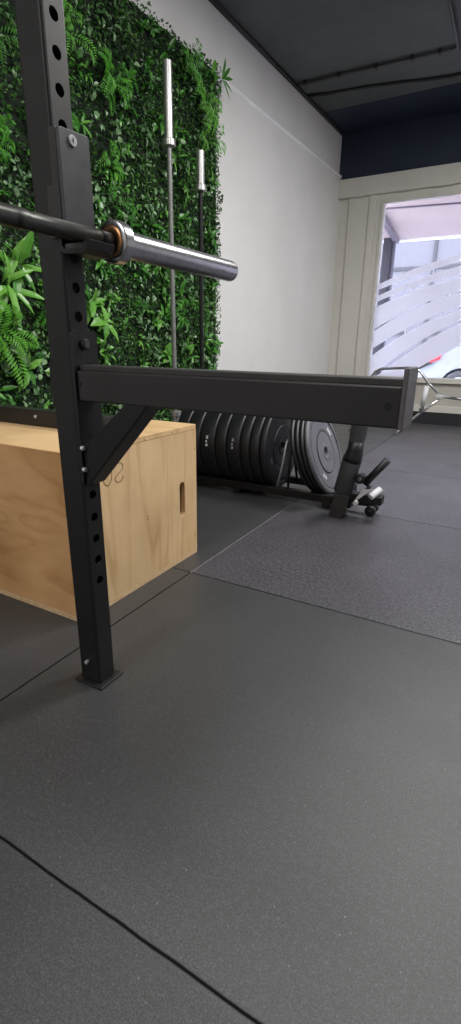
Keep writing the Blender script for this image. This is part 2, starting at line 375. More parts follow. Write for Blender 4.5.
def curve(k, X):
    a, b, c = G[k]; u = X + 1.0
    um = 0.75
    if u <= um: return a*u*u + b*u + c
    z = a*um*um + b*um + c; s = 2*a*um + b       # beyond the photo: let the arcs level out
    return z + s*0.9*(1 - math.exp(-(u-um)/0.9))
FY = YW + 0.019
for ku, kl in (('T0', 'G1U'), ('G1L', 'G2U'), ('G2L', 'G3U'), ('G3L', 'G4U'), ('G4L', 'G5U'), ('G5L', 'G6U')):
    bm = B(); xs = [-1.452 + i*(XR - 0.06 + 1.452)/90 for i in range(91)]; prev = None
    for X in xs:
        zu, zl = max(curve(ku, X), 0.486), max(curve(kl, X), 0.486)
        cur = (bm.verts.new((X, FY, zu)), bm.verts.new((X, FY, zl)))
        if prev and (prev[0].co.z - prev[1].co.z > 1e-4 or zu - zl > 1e-4): bm.faces.new((prev[0], prev[1], cur[1], cur[0]))
        prev = cur
    # breaks in the clear gap: small film tabs left between the bands
    wpart('frosted_film_band', bm, 'film')
bm = B()
def tab(ku, kl, X0, X1):
    n = 4
    for i in range(n):
        a = X0 + (X1-X0)*i/n; b = X0 + (X1-X0)*(i+1)/n
        bm.faces.new([bm.verts.new((a, FY, curve(ku, a) + .001)), bm.verts.new((a, FY, curve(kl, a) - .001)), bm.verts.new((b, FY, curve(kl, b) - .001)), bm.verts.new((b, FY, curve(ku, b) + .001))])
tab('G3U', 'G3L', -0.88, -0.80); tab('G3U', 'G3L', -0.72, -0.70); tab('G4U', 'G4L', -1.11, -1.095); tab('G4U', 'G4L', -0.99, -0.975); tab('G1U', 'G1L', -0.90, -0.885); tab('G2U', 'G2L', -1.06, -1.03)
wpart('frosted_film_tabs', bm, 'film')

# ------------------------------------------------------------------ ceiling fittings
t_ = thing('cable_conduit', 'slim grey conduit with dark clips running in an angle under the ceiling', 'conduit', (-1.3, 4.63, ZC))
bm = B(); zc = ZC - 0.016
tube(bm, [(-1.96, 4.60, zc), (-0.77, 4.645, zc), (-0.748, 4.638, zc), (-0.742, 4.61, zc), (-0.742, 3.2, zc)], 0.011, 10); part('pipe', bm, 'conduit', t_)
bm = B(); bx(bm, -1.96, -0.735, 4.648, 4.668, ZC - 0.012, ZC, rot=(0, 0, 0.036)); part('shadow_strip', bm, 'conduit_dark', t_)  # shadow beside the pipe, put in as a dark strip
for X in (-1.90, -1.62, -1.33, -1.06, -0.87):
    bm = B(); yy = 4.60 + (X + 1.96)*0.038; bx(bm, X - 0.012, X + 0.012, yy - 0.022, yy + 0.022, ZC - 0.031, ZC, 0.003); part('clip', bm, 'conduit_dark', t_)
bm = B(); pts = []
for i in range(13):
    X = -1.97 + i*0.16; pts.append((X, 4.83 + (X + 1.946)*0.195 + 0.012*math.sin(i*1.3), ZC - 0.010 - 0.004*math.sin(i*2.1)))
tube(bm, pts, 0.012, 8); o = obj('ceiling_cable', bm, 'conduit_dark'); tag(o, 'dark cable crossing the ceiling between conduit and shop window', 'cable')
t_ = thing('ceiling_vent', 'dark slatted vent in the ceiling at the right edge', 'vent', (-0.45, 4.1, ZC))
bm = B()
for a in ((-0.70, -0.2, 3.7, 3.73), (-0.70, -0.2, 4.36, 4.39), (-0.70, -0.67, 3.7, 4.39), (-0.23, -0.2, 3.7, 4.39)): bx(bm, *a, ZC - 0.02, ZC)
part('frame', bm, 'conduit_dark', t_)
for i in range(7):
    bm = B(); y = 3.78 + i*0.085; bx(bm, -0.67, -0.23, y, y + 0.035, ZC - 0.016, ZC - 0.004, rot=(0.5, 0, 0)); part('slat', bm, 'conduit', t_)

# ------------------------------------------------------------------ plant wall
class LM:
    def __init__(s): s.v = []; s.f = []; s.t = []
    def leaf(s, p, d, n, L, W, bend=0.25, tint=0.5, simple=False, fold=0.25):
        d = d.normalized(); sd = d.cross(n)
        if sd.length < 1e-4: sd = d.cross(Vector((0.3, 0.5, 0.8)))
        sd.normalize(); n = sd.cross(d)
        i = len(s.v)
        if simple:
            mid = p + d*L*0.5
            s.v += [p, mid + sd*W*0.5 + n*W*fold, p + d*L - n*L*bend, mid - sd*W*0.5 + n*W*fold]
            s.f += [(i, i+1, i+2), (i, i+2, i+3)]; s.t += [tint, min(1, tint + 0.08)]
        else:
            q1 = p + d*L*0.33; q2 = p + d*L*0.7 - n*L*bend*0.4; e = p + d*L - n*L*bend
            s.v += [p, q1 + sd*W*0.46 + n*W*fold*.5, q1, q1 - sd*W*0.46 + n*W*fold*.5, q2 + sd*W*0.4 + n*W*fold*.4, q2, q2 - sd*W*0.4 + n*W*fold*.4, e]
            s.f += [(i, i+1, i+2), (i, i+2, i+3), (i+1, i+4, i+5, i+2), (i+2, i+5, i+6, i+3), (i+4, i+7, i+5), (i+5, i+7, i+6)]
            s.t += [tint, min(1, tint + .1)]*3
    def build(s, name, m, parent):
        me = bpy.data.meshes.new(name); me.from_pydata([tuple(v) for v in s.v], [], s.f); me.materials.append(M[m])
        a = me.attributes.new('tint', 'FLOAT', 'FACE'); a.data.foreach_set('value', np.array(s.t, dtype=np.float32))
        o = bpy.data.objects.new(name, me); COL.objects.link(o); o.parent = parent; return o
pw = thing('artificial_plant_wall', 'lush green artificial plant panel covering the white left wall', 'plant wall', (WA[0], WA[1], 0)); pw.rotation_euler = (0, 0, WROT)
# local frame: x out of the wall, y along it (0 = right edge), z up
PY0, PY1, PZ0, PZ1 = -3.3, 0.0, 0.06, 2.50
bm = B(); bx(bm, 0.001, 0.02, PY0, PY1 - 0.01, PZ0, PZ1 - 0.02); obj('backing_panel', bm, 'panel_back', pw)
from mathutils import noise as mn
def bulge(y, z):
    return 0.035 + 0.035*mn.noise(Vector((y*6, z*6, 3.1))) + 0.02*mn.noise(Vector((y*17, z*17, 8.1)))
def tone(y, z): return 0.5 + 0.5*mn.noise(Vector((y*4.5 + 9, z*4.5, 1.7)))
bxl, brd, frn, pal = LM(), LM(), LM(), LM()
def rdir(out=0.6, down=0.25):
    return Vector((out*U(0.1, 1), U(-1, 1), U(-1, 1) - down))
NB = 62000
for i in range(NB):
    y = PY0 + (PY1 - PY0)*(1 - rnd()**1.15); z = U(PZ0, PZ1); x = max(0.012, bulge(y, z) + U(-0.03, 0.015))
    L = U(0.011, 0.026); tn = min(1, max(0, 0.70*tone(y, z) - 0.08 + U(-0.22, 0.42)))
    bxl.leaf(Vector((x, y, z)), rdir(0.9, 0.15), Vector((1, U(-.6, .6), U(-.2, .9))), L, L*U(0.5, 0.8), U(-.1, .25), tn, True)
def fern(y, z, L, ang, n=15, tint=0.5, x0=0.04, lift=0.10):
    # rachis arching out from the wall in direction ang (0 = up)
    dy, dz = math.sin(ang), math.cos(ang); prev = None
    for k in range(n + 1):
        u = k/n; p = Vector((x0 + lift*math.sin(u*PI*0.75), y + dy*L*u, z + dz*L*u - 0.12*L*u*u*2))
        if prev is not None:
            d = (p - prev).normalized(); sd = d.cross(Vector((1, 0, 0))); sd = sd.normalized() if sd.length > 1e-3 else Vector((0, 1, 0))
            w = L*0.26*(math.sin(PI*min(1, 0.12 + u*0.88))**0.7) + 0.006
            for s in (-1, 1):
                frn.leaf(p, sd*s*1.0 + d*0.45 + Vector((U(-.1, .12), 0, -0.08)), Vector((1, 0, 0.25)), w, L/n*0.95, U(0.05, 0.2), min(1, max(0, tint + U(-.15, .15))), True, 0.1)
        prev = p
def fern_clump(y, z, r=0.26, k=8, tint=0.5):
    for i in range(k): fern(y + U(-.03, .03), z + U(-.03, .03), r*U(0.65, 1.1), i/k*2*PI + U(-.3, .3), 15, tint + U(-.1, .1), U(0.02, 0.06), U(0.05, 0.12))
def broad_clump(y, z, r=0.14, k=9, wr=0.27, tint=0.5, x0=0.05):
    for i in range(k):
        a = i/k*2*PI + U(-.35, .35); d = Vector((U(0.25, 0.9), math.sin(a), math.cos(a))); L = r*U(0.65, 1.1)
        brd.leaf(Vector((x0 + U(-.02, .02), y + U(-.02, .02), z + U(-.02, .02))), d, Vector((1, 0, 0.7)), L, L*wr*U(0.8, 1.2), U(0.15, 0.45), min(1, max(0, tint + U(-.3, .3))))
def pale_clump(y, z, k=5, L0=0.055, tint=0.4):
    for i in range(k):
        a = U(0, 2*PI); d = Vector((U(0.1, 0.7), math.sin(a), math.cos(a) - 0.5)); L = L0*U(0.6, 1.2)
        pal.leaf(Vector((U(0.03, 0.085), y + U(-.05, .05), z + U(-.05, .05))), d, Vector((1, U(-.4, .4), 0.5)), L, L*U(0.55, 0.8), U(0.1, 0.3), min(1, max(0, tint + U(-.3, .3))))
def loc_y(y): return y - WA[1]
# the clumps one can pick out in the photo, then random filling
broad_clump(loc_y(1.62), 1.03, 0.20, 11, 0.22, 0.75, 0.07); broad_clump(loc_y(1.68), 1.12, 0.16, 8, 0.24, 0.65, 0.06)
fern_clump(loc_y(1.55), 0.82, 0.19, 9, 0.75); fern_clump(loc_y(2.354), 2.05, 0.14, 8, 0.55)
fern_clump(loc_y(2.09), 2.17, 0.11, 6, 0.7); fern_clump(loc_y(1.66), 1.60, 0.09, 7, 0.5); fern_clump(loc_y(3.19), 2.22, 0.15, 8, 0.8)
fern_clump(loc_y(3.20), 2.05, 0.13, 7, 0.75); fern_clump(loc_y(3.02), 2.38, 0.14, 6, 0.55); fern_clump(loc_y(2.33), 1.70, 0.11, 7, 0.7)
broad_clump(loc_y(2.19), 0.90, 0.12, 8, 0.45, 0.9, 0.07); broad_clump(loc_y(2.10), 0.99, 0.11, 8, 0.4, 0.85, 0.06); pale_clump(loc_y(1.61), 0.75, 9, 0.075)
for a in (0.2, 0.75, 1.25, 1.9, 2.4): brd.leaf(Vector((0.07, -0.02, 2.43)), Vector((0.2, math.sin(a), math.cos(a))), Vector((1, 0, 0.3)), 0.125, 0.026, 0.1, 0.25)
for i in range(20):
    y, z = U(PY0 + .1, PY1 - .12), U(PZ0 + .1, PZ1 - .12); fern_clump(y, z, U(0.06, 0.12), random.choice((5, 6, 7)), U(0.1, 0.45))
for i in range(330):
    y, z = U(PY0 + .05, PY1 - .07), U(PZ0 + .05, PZ1 - .06); broad_clump(y, z, U(0.03, 0.09), random.choice((5, 6, 7, 8)), U(0.24, 0.5), U(0.1, 0.75))
for i in range(520):
    pale_clump(U(PY0 + .05, PY1 - .05), U(PZ0 + .05, PZ1 - .05), random.choice((3, 4, 5)), U(0.022, 0.045), U(0.0, 0.6))
bxl.build('boxwood_leaves', 'leaf_box', pw); brd.build('broad_leaves', 'leaf_broad', pw); frn.build('fern_fronds', 'leaf_fern', pw); pal.build('pale_leaves', 'leaf_pale', pw)

# ------------------------------------------------------------------ rack upright
PX0, PX1, PYA, PYB = -0.806, -0.744, 0.706, 0.759
rk = thing('rack_upright', 'tall black square steel rack post with a row of round holes', 'rack post', ((PX0+PX1)/2, (PYA+PYB)/2, 0))
bm = B()
bx(bm, PX0, PX1, PYA, PYB, 0.004, 2.30, 0.006, 3)
post = part('post', bm, 'black_steel', rk)
bmc = B(); HZ = []
for k in range(42):
    z = 0.272 + k*0.0505
    if z > 2.2: break
    HZ.append(z); cyl(bmc, (PX0 - 0.02 - rk.location.x, 0.7325 - rk.location.y, z), (PX1 + 0.02 - rk.location.x, 0.7325 - rk.location.y, z), 0.0098, 20)
inner = B(); bx(inner, PX0 + 0.004, PX1 - 0.004, PYA + 0.004, PYB - 0.004, -0.02, 2.31); bmesh.ops.recalc_face_normals(inner, faces=inner.faces[:])
mi = bpy.data.meshes.new('tmp_inner'); inner.to_mesh(mi); inner.free(); mi.transform(Matrix.Translation((-rk.location.x, -rk.location.y, 0)))
bmesh.ops.recalc_face_normals(bmc, faces=bmc.faces[:]); mc = bpy.data.meshes.new('tmp_holes'); bmc.to_mesh(mc); bmc.free()
tmp = []
for mesh in (mi, mc):
    co = bpy.data.objects.new('tmp_cutter', mesh); COL.objects.link(co); co.location = rk.location; tmp.append(co)
    md = post.modifiers.new('cut', 'BOOLEAN'); md.operation = 'DIFFERENCE'; md.object = co; md.solver = 'EXACT'
bpy.context.view_layer.update()
dg = bpy.context.evaluated_depsgraph_get()
newme = bpy.data.meshes.new_from_object(post.evaluated_get(dg)); post.modifiers.clear(); old = post.data; post.data = newme; newme.name = 'post'
bpy.data.meshes.remove(old)
for co in tmp:
    me = co.data; bpy.data.objects.remove(co); bpy.data.meshes.remove(me)
bm = B(); bx(bm, -0.816, -0.729, 0.694, 0.770, 0.0, 0.006, 0.0015); part('base_plate', bm, 'rubber_black', rk)
bm = B(); cyl(bm, (-0.779, 0.7075, 0.058), (-0.779, 0.699, 0.058), 0.0045, 12); part('bolt', bm, 'bright_metal', rk)['label'] = 'small shiny bolt near the foot'

# ------------------------------------------------------------------ J-cup
jc = thing('j_cup', 'black steel hook plate pinned on the rack post, holding the bar', 'bar hook', (-0.735, 0.735, 0.92))
bm = B()
prism(bm, [(0.698, 0.955), (0.768, 0.955), (0.768, 1.117), (0.764, 1.122), (0.702, 1.118), (0.698, 1.114)], 'x', -0.728, -0.720, 0.0012)
part('back_plate', bm, 'worn_black', jc)
bm = B(); bx(bm, -0.744, -0.7275, 0.697, 0.702, 1.035, 1.118, 0.001); bx(bm, -0.758, -0.7275, 0.6965, 0.7035, 0.955, 1.036, 0.001); part('side_lip', bm, 'grey_black_steel', jc)
bm = B()
prism(bm, [(-0.7435, 0.975), (-0.7435, 0.938), (-0.735, 0.930), (-0.688, 0.927), (-0.677, 0.934), (-0.672, 0.949), (-0.677, 0.950), (-0.683, 0.941), (-0.690, 0.935), (-0.733, 0.937), (-0.7375, 0.943), (-0.7375, 0.975)], 'y', 0.700, 0.766, 0.0008)
part('hook', bm, 'black_steel', jc)
bm = B(); bx(bm, -0.734, -0.687, 0.704, 0.762, 0.9365, 0.9460, 0.001); part('liner', bm, 'dark_liner', jc)
bm = B(); cyl(bm, (-0.722, 0.727, 1.104), (-0.7165, 0.727, 1.104), 0.0085, 24); pc = part('pin_cap', bm, 'cap_grey', jc); pc['label'] = 'pale round pin cap'
bm = B(); bx(bm, -0.7167, -0.716, 0.7255, 0.7275, 1.100, 1.108); bx(bm, -0.7167, -0.716, 0.7225, 0.7275, 1.1025, 1.104); part('pin_mark', bm, 'conduit_dark', pc)

# ------------------------------------------------------------------ spotter arm
sa = thing('spotter_arm', 'long black steel spotter arm with upright end plate fixed to the rack post', 'spotter arm', (-0.74, 0.733, 0.5))
bm = B(); prism(bm, rrect(0.702, 0.768, 0.500, 0.803, 0.010), 'x', -0.7425, -0.735, 0.001); part('bracket_plate', bm, 'black_steel', sa)
bm = B(); bx(bm, -0.735, -0.128, 0.707, 0.760, 0.6725, 0.730, 0.003, 3, rot=(0, 0.004, 0), piv=(-0.735, 0.73, 0.70)); part('beam', bm, 'grey_black_steel', sa)
bm = B(); bx(bm, -0.733, -0.130, 0.7145, 0.7525, 0.7295, 0.740, 0.0015, rot=(0, 0.004, 0), piv=(-0.735, 0.73, 0.70)); part('top_liner', bm, 'dark_liner', sa)
bm = B(); bx(bm, -0.1285, -0.1215, 0.700, 0.770, 0.670, 0.7525, 0.002); part('end_plate', bm, 'end_lit_grey', sa)  # plate paled: window light on its outer face put into the colour
bm = B(); prism(bm, [(-0.735, 0.590), (-0.735, 0.499), (-0.728, 0.502), (-0.562, 0.677), (-0.617, 0.677), (-0.722, 0.588)], 'y', 0.708, 0.757, 0.003); part('gusset', bm, 'black_steel', sa)
bm = B(); cyl(bm, (-0.735, 0.731, 0.778), (-0.7255, 0.731, 0.778), 0.0105, 20, 0.003); part('bolt', bm, 'worn_black', sa)
for z in (0.580, 0.536):
    bm = B(); cyl(bm, (-0.736, 0.7035, z), (-0.728, 0.7035, z), 0.0052, 6, 0.001); part('bolt', bm, 'bright_metal', sa)['label'] = 'small shiny bolt by the diagonal brace'
bm = B(); cyl(bm, (-0.146, 0.7085, 0.7005), (-0.146, 0.7062, 0.7005), 0.0055, 18, 0.0005); part('bolt_hole', bm, 'hole_dark', sa)
bm = B(); cyl(bm, (-0.728, 0.7085, 0.7055), (-0.728, 0.706, 0.7055), 0.004, 12, 0.0005); part('bolt_hole', bm, 'hole_dark', sa)
bm = B(); bx(bm, -0.816, -0.8065, 0.712, 0.755, 0.655, 0.745, 0.002); part('pin_handle', bm, 'black_steel', sa)

# ------------------------------------------------------------------ racked barbell
ang = 0.010
def BB(y): return Vector((-0.702, y, 0.9610 + (y - 0.733)*ang))
bb = thing('racked_barbell', 'dark oiled barbell with shiny steel end sleeve lying in the rack hook', 'barbell', tuple(BB(0.733)))
ax = Vector((0, 1, ang)).normalized()
def seg(name, y0, prof, m, n=32, root=None):
    bm = B(); lathe(bm, prof, BB(y0), ax, n); return part(name, bm, m, root or bb)
seg('shaft', -0.98, [(0, 0), (0, .0140), (1.545, .0140), (1.545, .0148), (1.552, .0152), (1.575, .0152), (1.580, .0140), (1.735, .0140), (1.735, 0)], 'oiled_shaft')
seg('shaft_grip', -0.42, [(0, .0140), (0.0, .0152), (1.002, .0152), (1.004, .0140)], 'oiled_shaft')
seg('shaft_shade', 0.757, [(0, 0), (0, .0144), (0.036, .0144), (0.036, 0)], 'black_steel')  # shade on the shaft by the collar, put in as a black segment
for side in (1, -1):
    if side == 1: y0, a = 0.789, ax
    else: y0, a = 0.789 - 1.31, -ax
    bm = B(); lathe(bm, [(0, .0275), (0.0, .0345), (0.003, .0375), (0.003, .0375), (0.024, .0375), (0.024, .0375), (0.027, .034), (0.029, .0255)], BB(y0), a, 48); col_ = part('collar', bm, 'brushed_steel', bb)
    bm = B(); lathe(bm, [(0.002, .0140), (0.0, .0165), (-0.0012, .020), (0.0, .0275), (0.002, .0278)], BB(y0), a, 40); part('bushing', bm, 'bronze', col_)['label'] = 'bronze bushing ring'
    bm = B(); lathe(bm, [(0.027, .0250), (0.452, .0250), (0.452, .0250), (0.456, .0245), (0.4585, .0230), (0.4585, .0230), (0.4585, .0185), (0.4565, .0178), (0.4565, 0)], BB(y0), a, 48); part('sleeve', bm, 'brushed_steel', bb)

# ------------------------------------------------------------------ plyo box
BX0, BX1, BY0, BY1, BH = -1.752, -0.988, 0.888, 1.508, 0.508
pb = thing('plyometric_box', 'pale plywood jump box standing on the rubber floor behind the rack post', 'box', ((BX0+BX1)/2, (BY0+BY1)/2, 0))
th = 0.018
bm = B(); bx(bm, BX0, BX1, BY0 + 0.003, BY1, BH - th, BH, 0.0015); part('top_panel', bm, 'ply_top', pb)
bm = B(); bx(bm, BX0, BX1, BY0, BY1, 0.0, th, 0.0015); part('bottom_panel', bm, 'ply_edge', pb)
bm = B(); bx(bm, BX0, BX1 - 0.001, BY0, BY0 + 0.0029, th, BH - 0.001); bx(bm, BX0, BX1 - th, BY0 + 0.0029, BY0 + th, th, BH - th); part('front_panel', bm, 'ply_front', pb)
bm = B(); bx(bm, BX0, BX1 - th, BY1 - th, BY1, th, BH - th); part('back_panel', bm, 'ply_front', pb)
bm = B(); bx(bm, BX0, BX0 + th, BY0 + th, BY1 - th, th, BH - th); part('end_panel', bm, 'ply_side', pb)
# +X panel with a hand slot
slot = rrect(1.397, 1.430, 0.178, 0.310, 0.0164, 6)
bm = B()
def slot_panel(bm, x0, x1):
    oy0, oy1, oz0, oz1 = BY0, BY1, th, BH - th
    n = len(slot); cy, cz = 1.4135, 0.244
    def outer(p):
        dy, dz = p[0]-cy, p[1]-cz; ks = []
        if abs(dy) > 1e-9: ks.append(((oy1 if dy > 0 else oy0) - cy)/dy)
        if abs(dz) > 1e-9: ks.append(((oz1 if dz > 0 else oz0) - cz)/dz)
        k = min(ks); return (cy + dy*k, cz + dz*k)
    # outline with corners inserted, angular order
    corners = [(oy0, oz0), (oy1, oz0), (oy1, oz1), (oy0, oz1)]
    rings = {}
    for X in (x0, x1):
        i_v = [bm.verts.new((X, *p)) for p in slot]; o_p = [outer(p) for p in slot]; o_v = [bm.verts.new((X, *p)) for p in o_p]
        c_v = [bm.verts.new((X, *c)) for c in corners]
        rings[X] = i_v
        for i in range(n):
            j = (i+1) % n; extra = []
            a0 = math.atan2(o_p[i][1]-cz, o_p[i][0]-cy); a1 = math.atan2(o_p[j][1]-cz, o_p[j][0]-cy)
            da = (a1 - a0) % (2*PI)
            for c, cv in zip(corners, c_v):
                ac = (math.atan2(c[1]-cz, c[0]-cy) - a0) % (2*PI)
                if 1e-6 < ac < da - 1e-6: extra.append((ac, cv))
            extra = [e[1] for e in sorted(extra, key=lambda e: e[0])]
            bm.faces.new([i_v[i], o_v[i]] + extra + [o_v[j], i_v[j]])
    for i in range(n):
        j = (i+1) % n; bm.faces.new((rings[x0][i], rings[x0][j], rings[x1][j], rings[x1][i]))
    bmesh.ops.remove_doubles(bm, verts=bm.verts[:], dist=1e-6)
slot_panel(bm, BX1 - th, BX1)
sp = part('side_panel', bm, 'ply_side', pb)
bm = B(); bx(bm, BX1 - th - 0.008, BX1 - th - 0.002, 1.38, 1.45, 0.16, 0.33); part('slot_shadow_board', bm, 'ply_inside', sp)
def ribbon(bm, pts, w, x):
    for (a, b), (c, d) in zip(pts[:-1], pts[1:]):
        u = Vector((c-a, d-b)); L = u.length; u /= L; nn = Vector((-u.y, u.x))*w/2
        a2, b2, c2, d2 = a-u.x*w*.3, b-u.y*w*.3, c+u.x*w*.3, d+u.y*w*.3
        bm.faces.new([bm.verts.new((x, a2+nn.x, b2+nn.y)), bm.verts.new((x, c2+nn.x, d2+nn.y)), bm.verts.new((x, c2-nn.x, d2-nn.y)), bm.verts.new((x, a2-nn.x, b2-nn.y))])
def smooth_path(P, n=6):
    out = []
    for i in range(len(P)-1):
        p0, p1, p2, p3 = P[max(0, i-1)], P[i], P[i+1], P[min(len(P)-1, i+2)]
        for k in range(n):
            t = k/n
            out.append(tuple(0.5*(2*p1[j] + (-p0[j]+p2[j])*t + (2*p0[j]-5*p1[j]+4*p2[j]-p3[j])*t*t + (-p0[j]+3*p1[j]-3*p2[j]+p3[j])*t**3) for j in (0, 1)))
    out.append(P[-1]); return out
bm = B()
two = [(1.07, 0.441), (1.087, 0.445), (1.103, 0.437), (1.1, 0.423), (1.077, 0.41), (1.066, 0.398), (1.078, 0.387), (1.095, 0.39), (1.103, 0.402)]
ribbon(bm, smooth_path(two), 0.0027, BX1 + 0.0006)
zero = [(1.034 + 0.019*math.sin(a), 0.416 + 0.029*math.cos(a)) for a in [k/10*2*PI for k in range(11)]]
ribbon(bm, smooth_path(zero), 0.0027, BX1 + 0.0006)
part('number_mark', bm, 'brown_ink', sp)['label'] = 'thin brown 20 written upside down'
for (y, z) in ((1.211, 0.494), (1.212, 0.238), (1.212, 0.228), (1.497, 0.42), (1.497, 0.08), (1.06, 0.497), (1.36, 0.497)):
    bm = B(); cyl(bm, (BX1 - 0.002, y, z), (BX1 + 0.0007, y, z), 0.0022, 8); part('screw', bm, 'hole_dark', sp)

# ------------------------------------------------------------------ steel bar lying on the box
bar = thing('steel_bar', 'black steel bar with one bolt lying across the top of the plywood box', 'steel bar', (-1.5, 1.19, BH))
bm = B(); bx(bm, -1.88, -1.10, 1.158, 1.208, BH + 0.0005, BH + 0.056, 0.003); part('bar', bm, 'grey_black_steel', bar)
bm = B(); cyl(bm, (-1.414, 1.1585, BH + 0.034), (-1.414, 1.152, BH + 0.034), 0.0055, 10); part('bolt', bm, 'bright_metal', bar)['label'] = 'shiny bolt head'

# ------------------------------------------------------------------ upright barbells
def upright_bar(name, label, x, y, z0, total, sl, grip_m):
    r = thing(name, label, 'barbell', (x, y, z0), 'barbells stored upright by the plant wall')
    bm = B(); cyl(bm, (x, y, z0 + sl), (x, y, z0 + total - sl), 0.0142, 20); part('shaft', bm, grip_m, r)
    for s in (0, 1):
        a = z0 if s == 0 else z0 + total; d = 1 if s == 0 else -1
        bm = B(); lathe(bm, [(0, 0), (0, .0225), (0.003, .0250), (0.003, .0250), (sl - .035, .0250), (sl - .035, .0250), (sl - .035, 0.02)], (x, y, a), (0, 0, d), 32); part('sleeve', bm, 'sleeve_steel', r)
        bm = B(); lathe(bm, [(sl - .036, .024), (sl - .036, .034), (sl - .033, .0365), (sl - .033, .0365), (sl - .006, .0365), (sl - .006, .0365), (sl - .003, .034), (sl, .018), (sl, 0.013)], (x, y, a), (0, 0, d), 32); part('collar', bm, 'sleeve_steel', r)
    return r
upright_bar('upright_barbell', 'taller grey barbell with long chrome sleeve standing upright by the plant wall', -1.868, 2.615, 0.0, 2.20, 0.385, 'grey_shaft')
upright_bar('upright_barbell', 'shorter black barbell with short chrome sleeve standing upright by the plant wall', -1.868, 2.935, 0.0, 1.892, 0.215, 'black_steel')

# ------------------------------------------------------------------ plate rack
RY0, RY1 = 2.33, 2.585
pr = thing('plate_rack', 'low black wheeled floor rack holding a row of bumper plates', 'plate rack', (-1.2, 2.45, 0))
for Yr in (RY0, RY1):
    bm = B(); bx(bm, -1.78, -0.665, Yr - 0.02, Yr + 0.02, 0.03, 0.07, 0.004); part('rail', bm, 'black_steel', pr)
for X in (-1.74, -1.25, -0.73):
    bm = B(); bx(bm, X - 0.02, X + 0.02, RY0 - 0.02, RY1 + 0.02, 0.0, 0.03, 0.003); part('cross_foot', bm, 'black_steel', pr)
def divider(X, lean=0.0, m='black_steel'):
    bm = B(); h = 0.30; c = (RY0+RY1)/2; s = math.sin(lean)
    P = [(X, RY0 + 0.005, 0.07), (X - s*0.14, RY0 + 0.035, 0.20), (X - s*0.2, RY0 + 0.056, 0.298), (X - s*0.215, RY0 + 0.068, 0.312), (X - s*0.21, RY0 + 0.082, 0.298), (X - s*0.13, RY0 + 0.112, 0.18), (X, RY0 + 0.135, 0.07)]
    tube(bm, P, 0.0065, 10); return part('divider', bm, m, pr)
divider(-1.012, -0.10, 'wire_grey'); divider(-0.950, 0.06)
# handle end
bm = B(); bx(bm, -0.70, -0.655, RY0 - 0.03, RY1 + 0.03, 0.028, 0.075, 0.004); part('end_beam', bm, 'black_steel', pr)
bm = B(); prism(bm, [(-0.655, 0.118), (-0.582, 0.116), (-0.596, 0.025), (-0.622, 0.0), (-0.676, 0.0)], 'y', 2.194, 2.204, 0.002); part('end_plate', bm, 'dark_liner', pr)
bm = B(); tube(bm, [(-0.632, 2.24, 0.115), (-0.628, 2.24, 0.125), (-0.600, 2.24, 0.27), (-0.593, 2.24, 0.30), (-0.586, 2.24, 0.335), (-0.584, 2.24, 0.375), (-0.580, 2.24, 0.41), (-0.576, 2.24, 0.45), (-0.568, 2.24, 0.52), (-0.566, 2.24, 0.54)], 0.03, 28,
              radii=[0.038, 0.0445, 0.0445, 0.0415, 0.0360, 0.0350, 0.0380, 0.0380, 0.0370, 0.030]); part('padded_handle', bm, 'soft_black', pr)
bm = B(); tube(bm, [(-0.5985, 2.24, 0.277), (-0.593, 2.24, 0.30), (-0.586, 2.24, 0.335), (-0.584, 2.24, 0.372)], 0.04, 28, radii=[0.0450, 0.0424, 0.0370, 0.0362]); part('handle_band', bm, 'rubber_black', pr)
bm = B(); tube(bm, [(-0.636, 2.24, 0.07), (-0.630, 2.24, 0.12)], 0.011, 12); part('handle_stem', bm, 'black_steel', pr)
bm = B(); tube(bm, [(-0.525, 2.23, 0.18), (-0.432, 2.23, 0.305)], 0.0175, 18); part('lever_grip', bm, 'rubber_black', pr)
bm = B(); tube(bm, [(-0.565, 2.23, 0.075), (-0.50, 2.23, 0.172)], 0.009, 12); part('lever_rod', bm, 'black_steel', pr)
bm = B(); prism(bm, [(-0.572, 0.078), (-0.528, 0.155), (-0.482, 0.165)], 'y', 2.205, 2.213); part('lever_plate', bm, 'bright_metal', pr)['label'] = 'bright metal triangular bracket'
bm = B(); lathe(bm, [(0, .011), (0, .021), (.002, .023), (.05, .023), (.052, .021), (.052, .011), (0, .011)], (-0.545, 2.20, 0.205), (0, 1, 0), 24); part('pivot_tube', bm, 'black_steel', pr)
bm = B(); bx(bm, -0.60, -0.44, 2.225, 2.285, 0.085, 0.125, 0.004); bx(bm, -0.655, -0.58, 2.22, 2.30, 0.05, 0.11, 0.004); part('lever_block', bm, 'black_steel', pr)
bm = B(); cyl(bm, (-0.490, 2.215, 0.125), (-0.457, 2.26, 0.155), 0.0165, 20); part('roller', bm, 'white_plastic', pr)['label'] = 'white roller'
bm = B(); lathe(bm, [(0, 0), (0, .022), (.004, .026), (.026, .026), (.03, .022), (.03, 0)], (-0.505, 2.300, 0.0265), (0, 1, 0), 24); part('wheel', bm, 'rubber_black', pr)
bm = B(); lathe(bm, [(0, 0), (0, .022), (.004, .026), (.026, .026), (.03, .022), (.03, 0)], (-0.505, 2.36, 0.0265), (0, 1, 0), 24); part('wheel', bm, 'rubber_black', pr)
bm = B(); cyl(bm, (-0.505, 2.28, 0.0265), (-0.505, 2.40, 0.0265), 0.008, 12); bx(bm, -0.66, -0.49, 2.315, 2.36, 0.045, 0.07, 0.002); part('axle', bm, 'black_steel', pr)
bm = B(); cyl(bm, (-0.553, 2.222, 0.088), (-0.553, 2.200, 0.088), 0.013, 6, 0.002); part('bolt', bm, 'bright_metal', pr)['label'] = 'pale hex bolt'

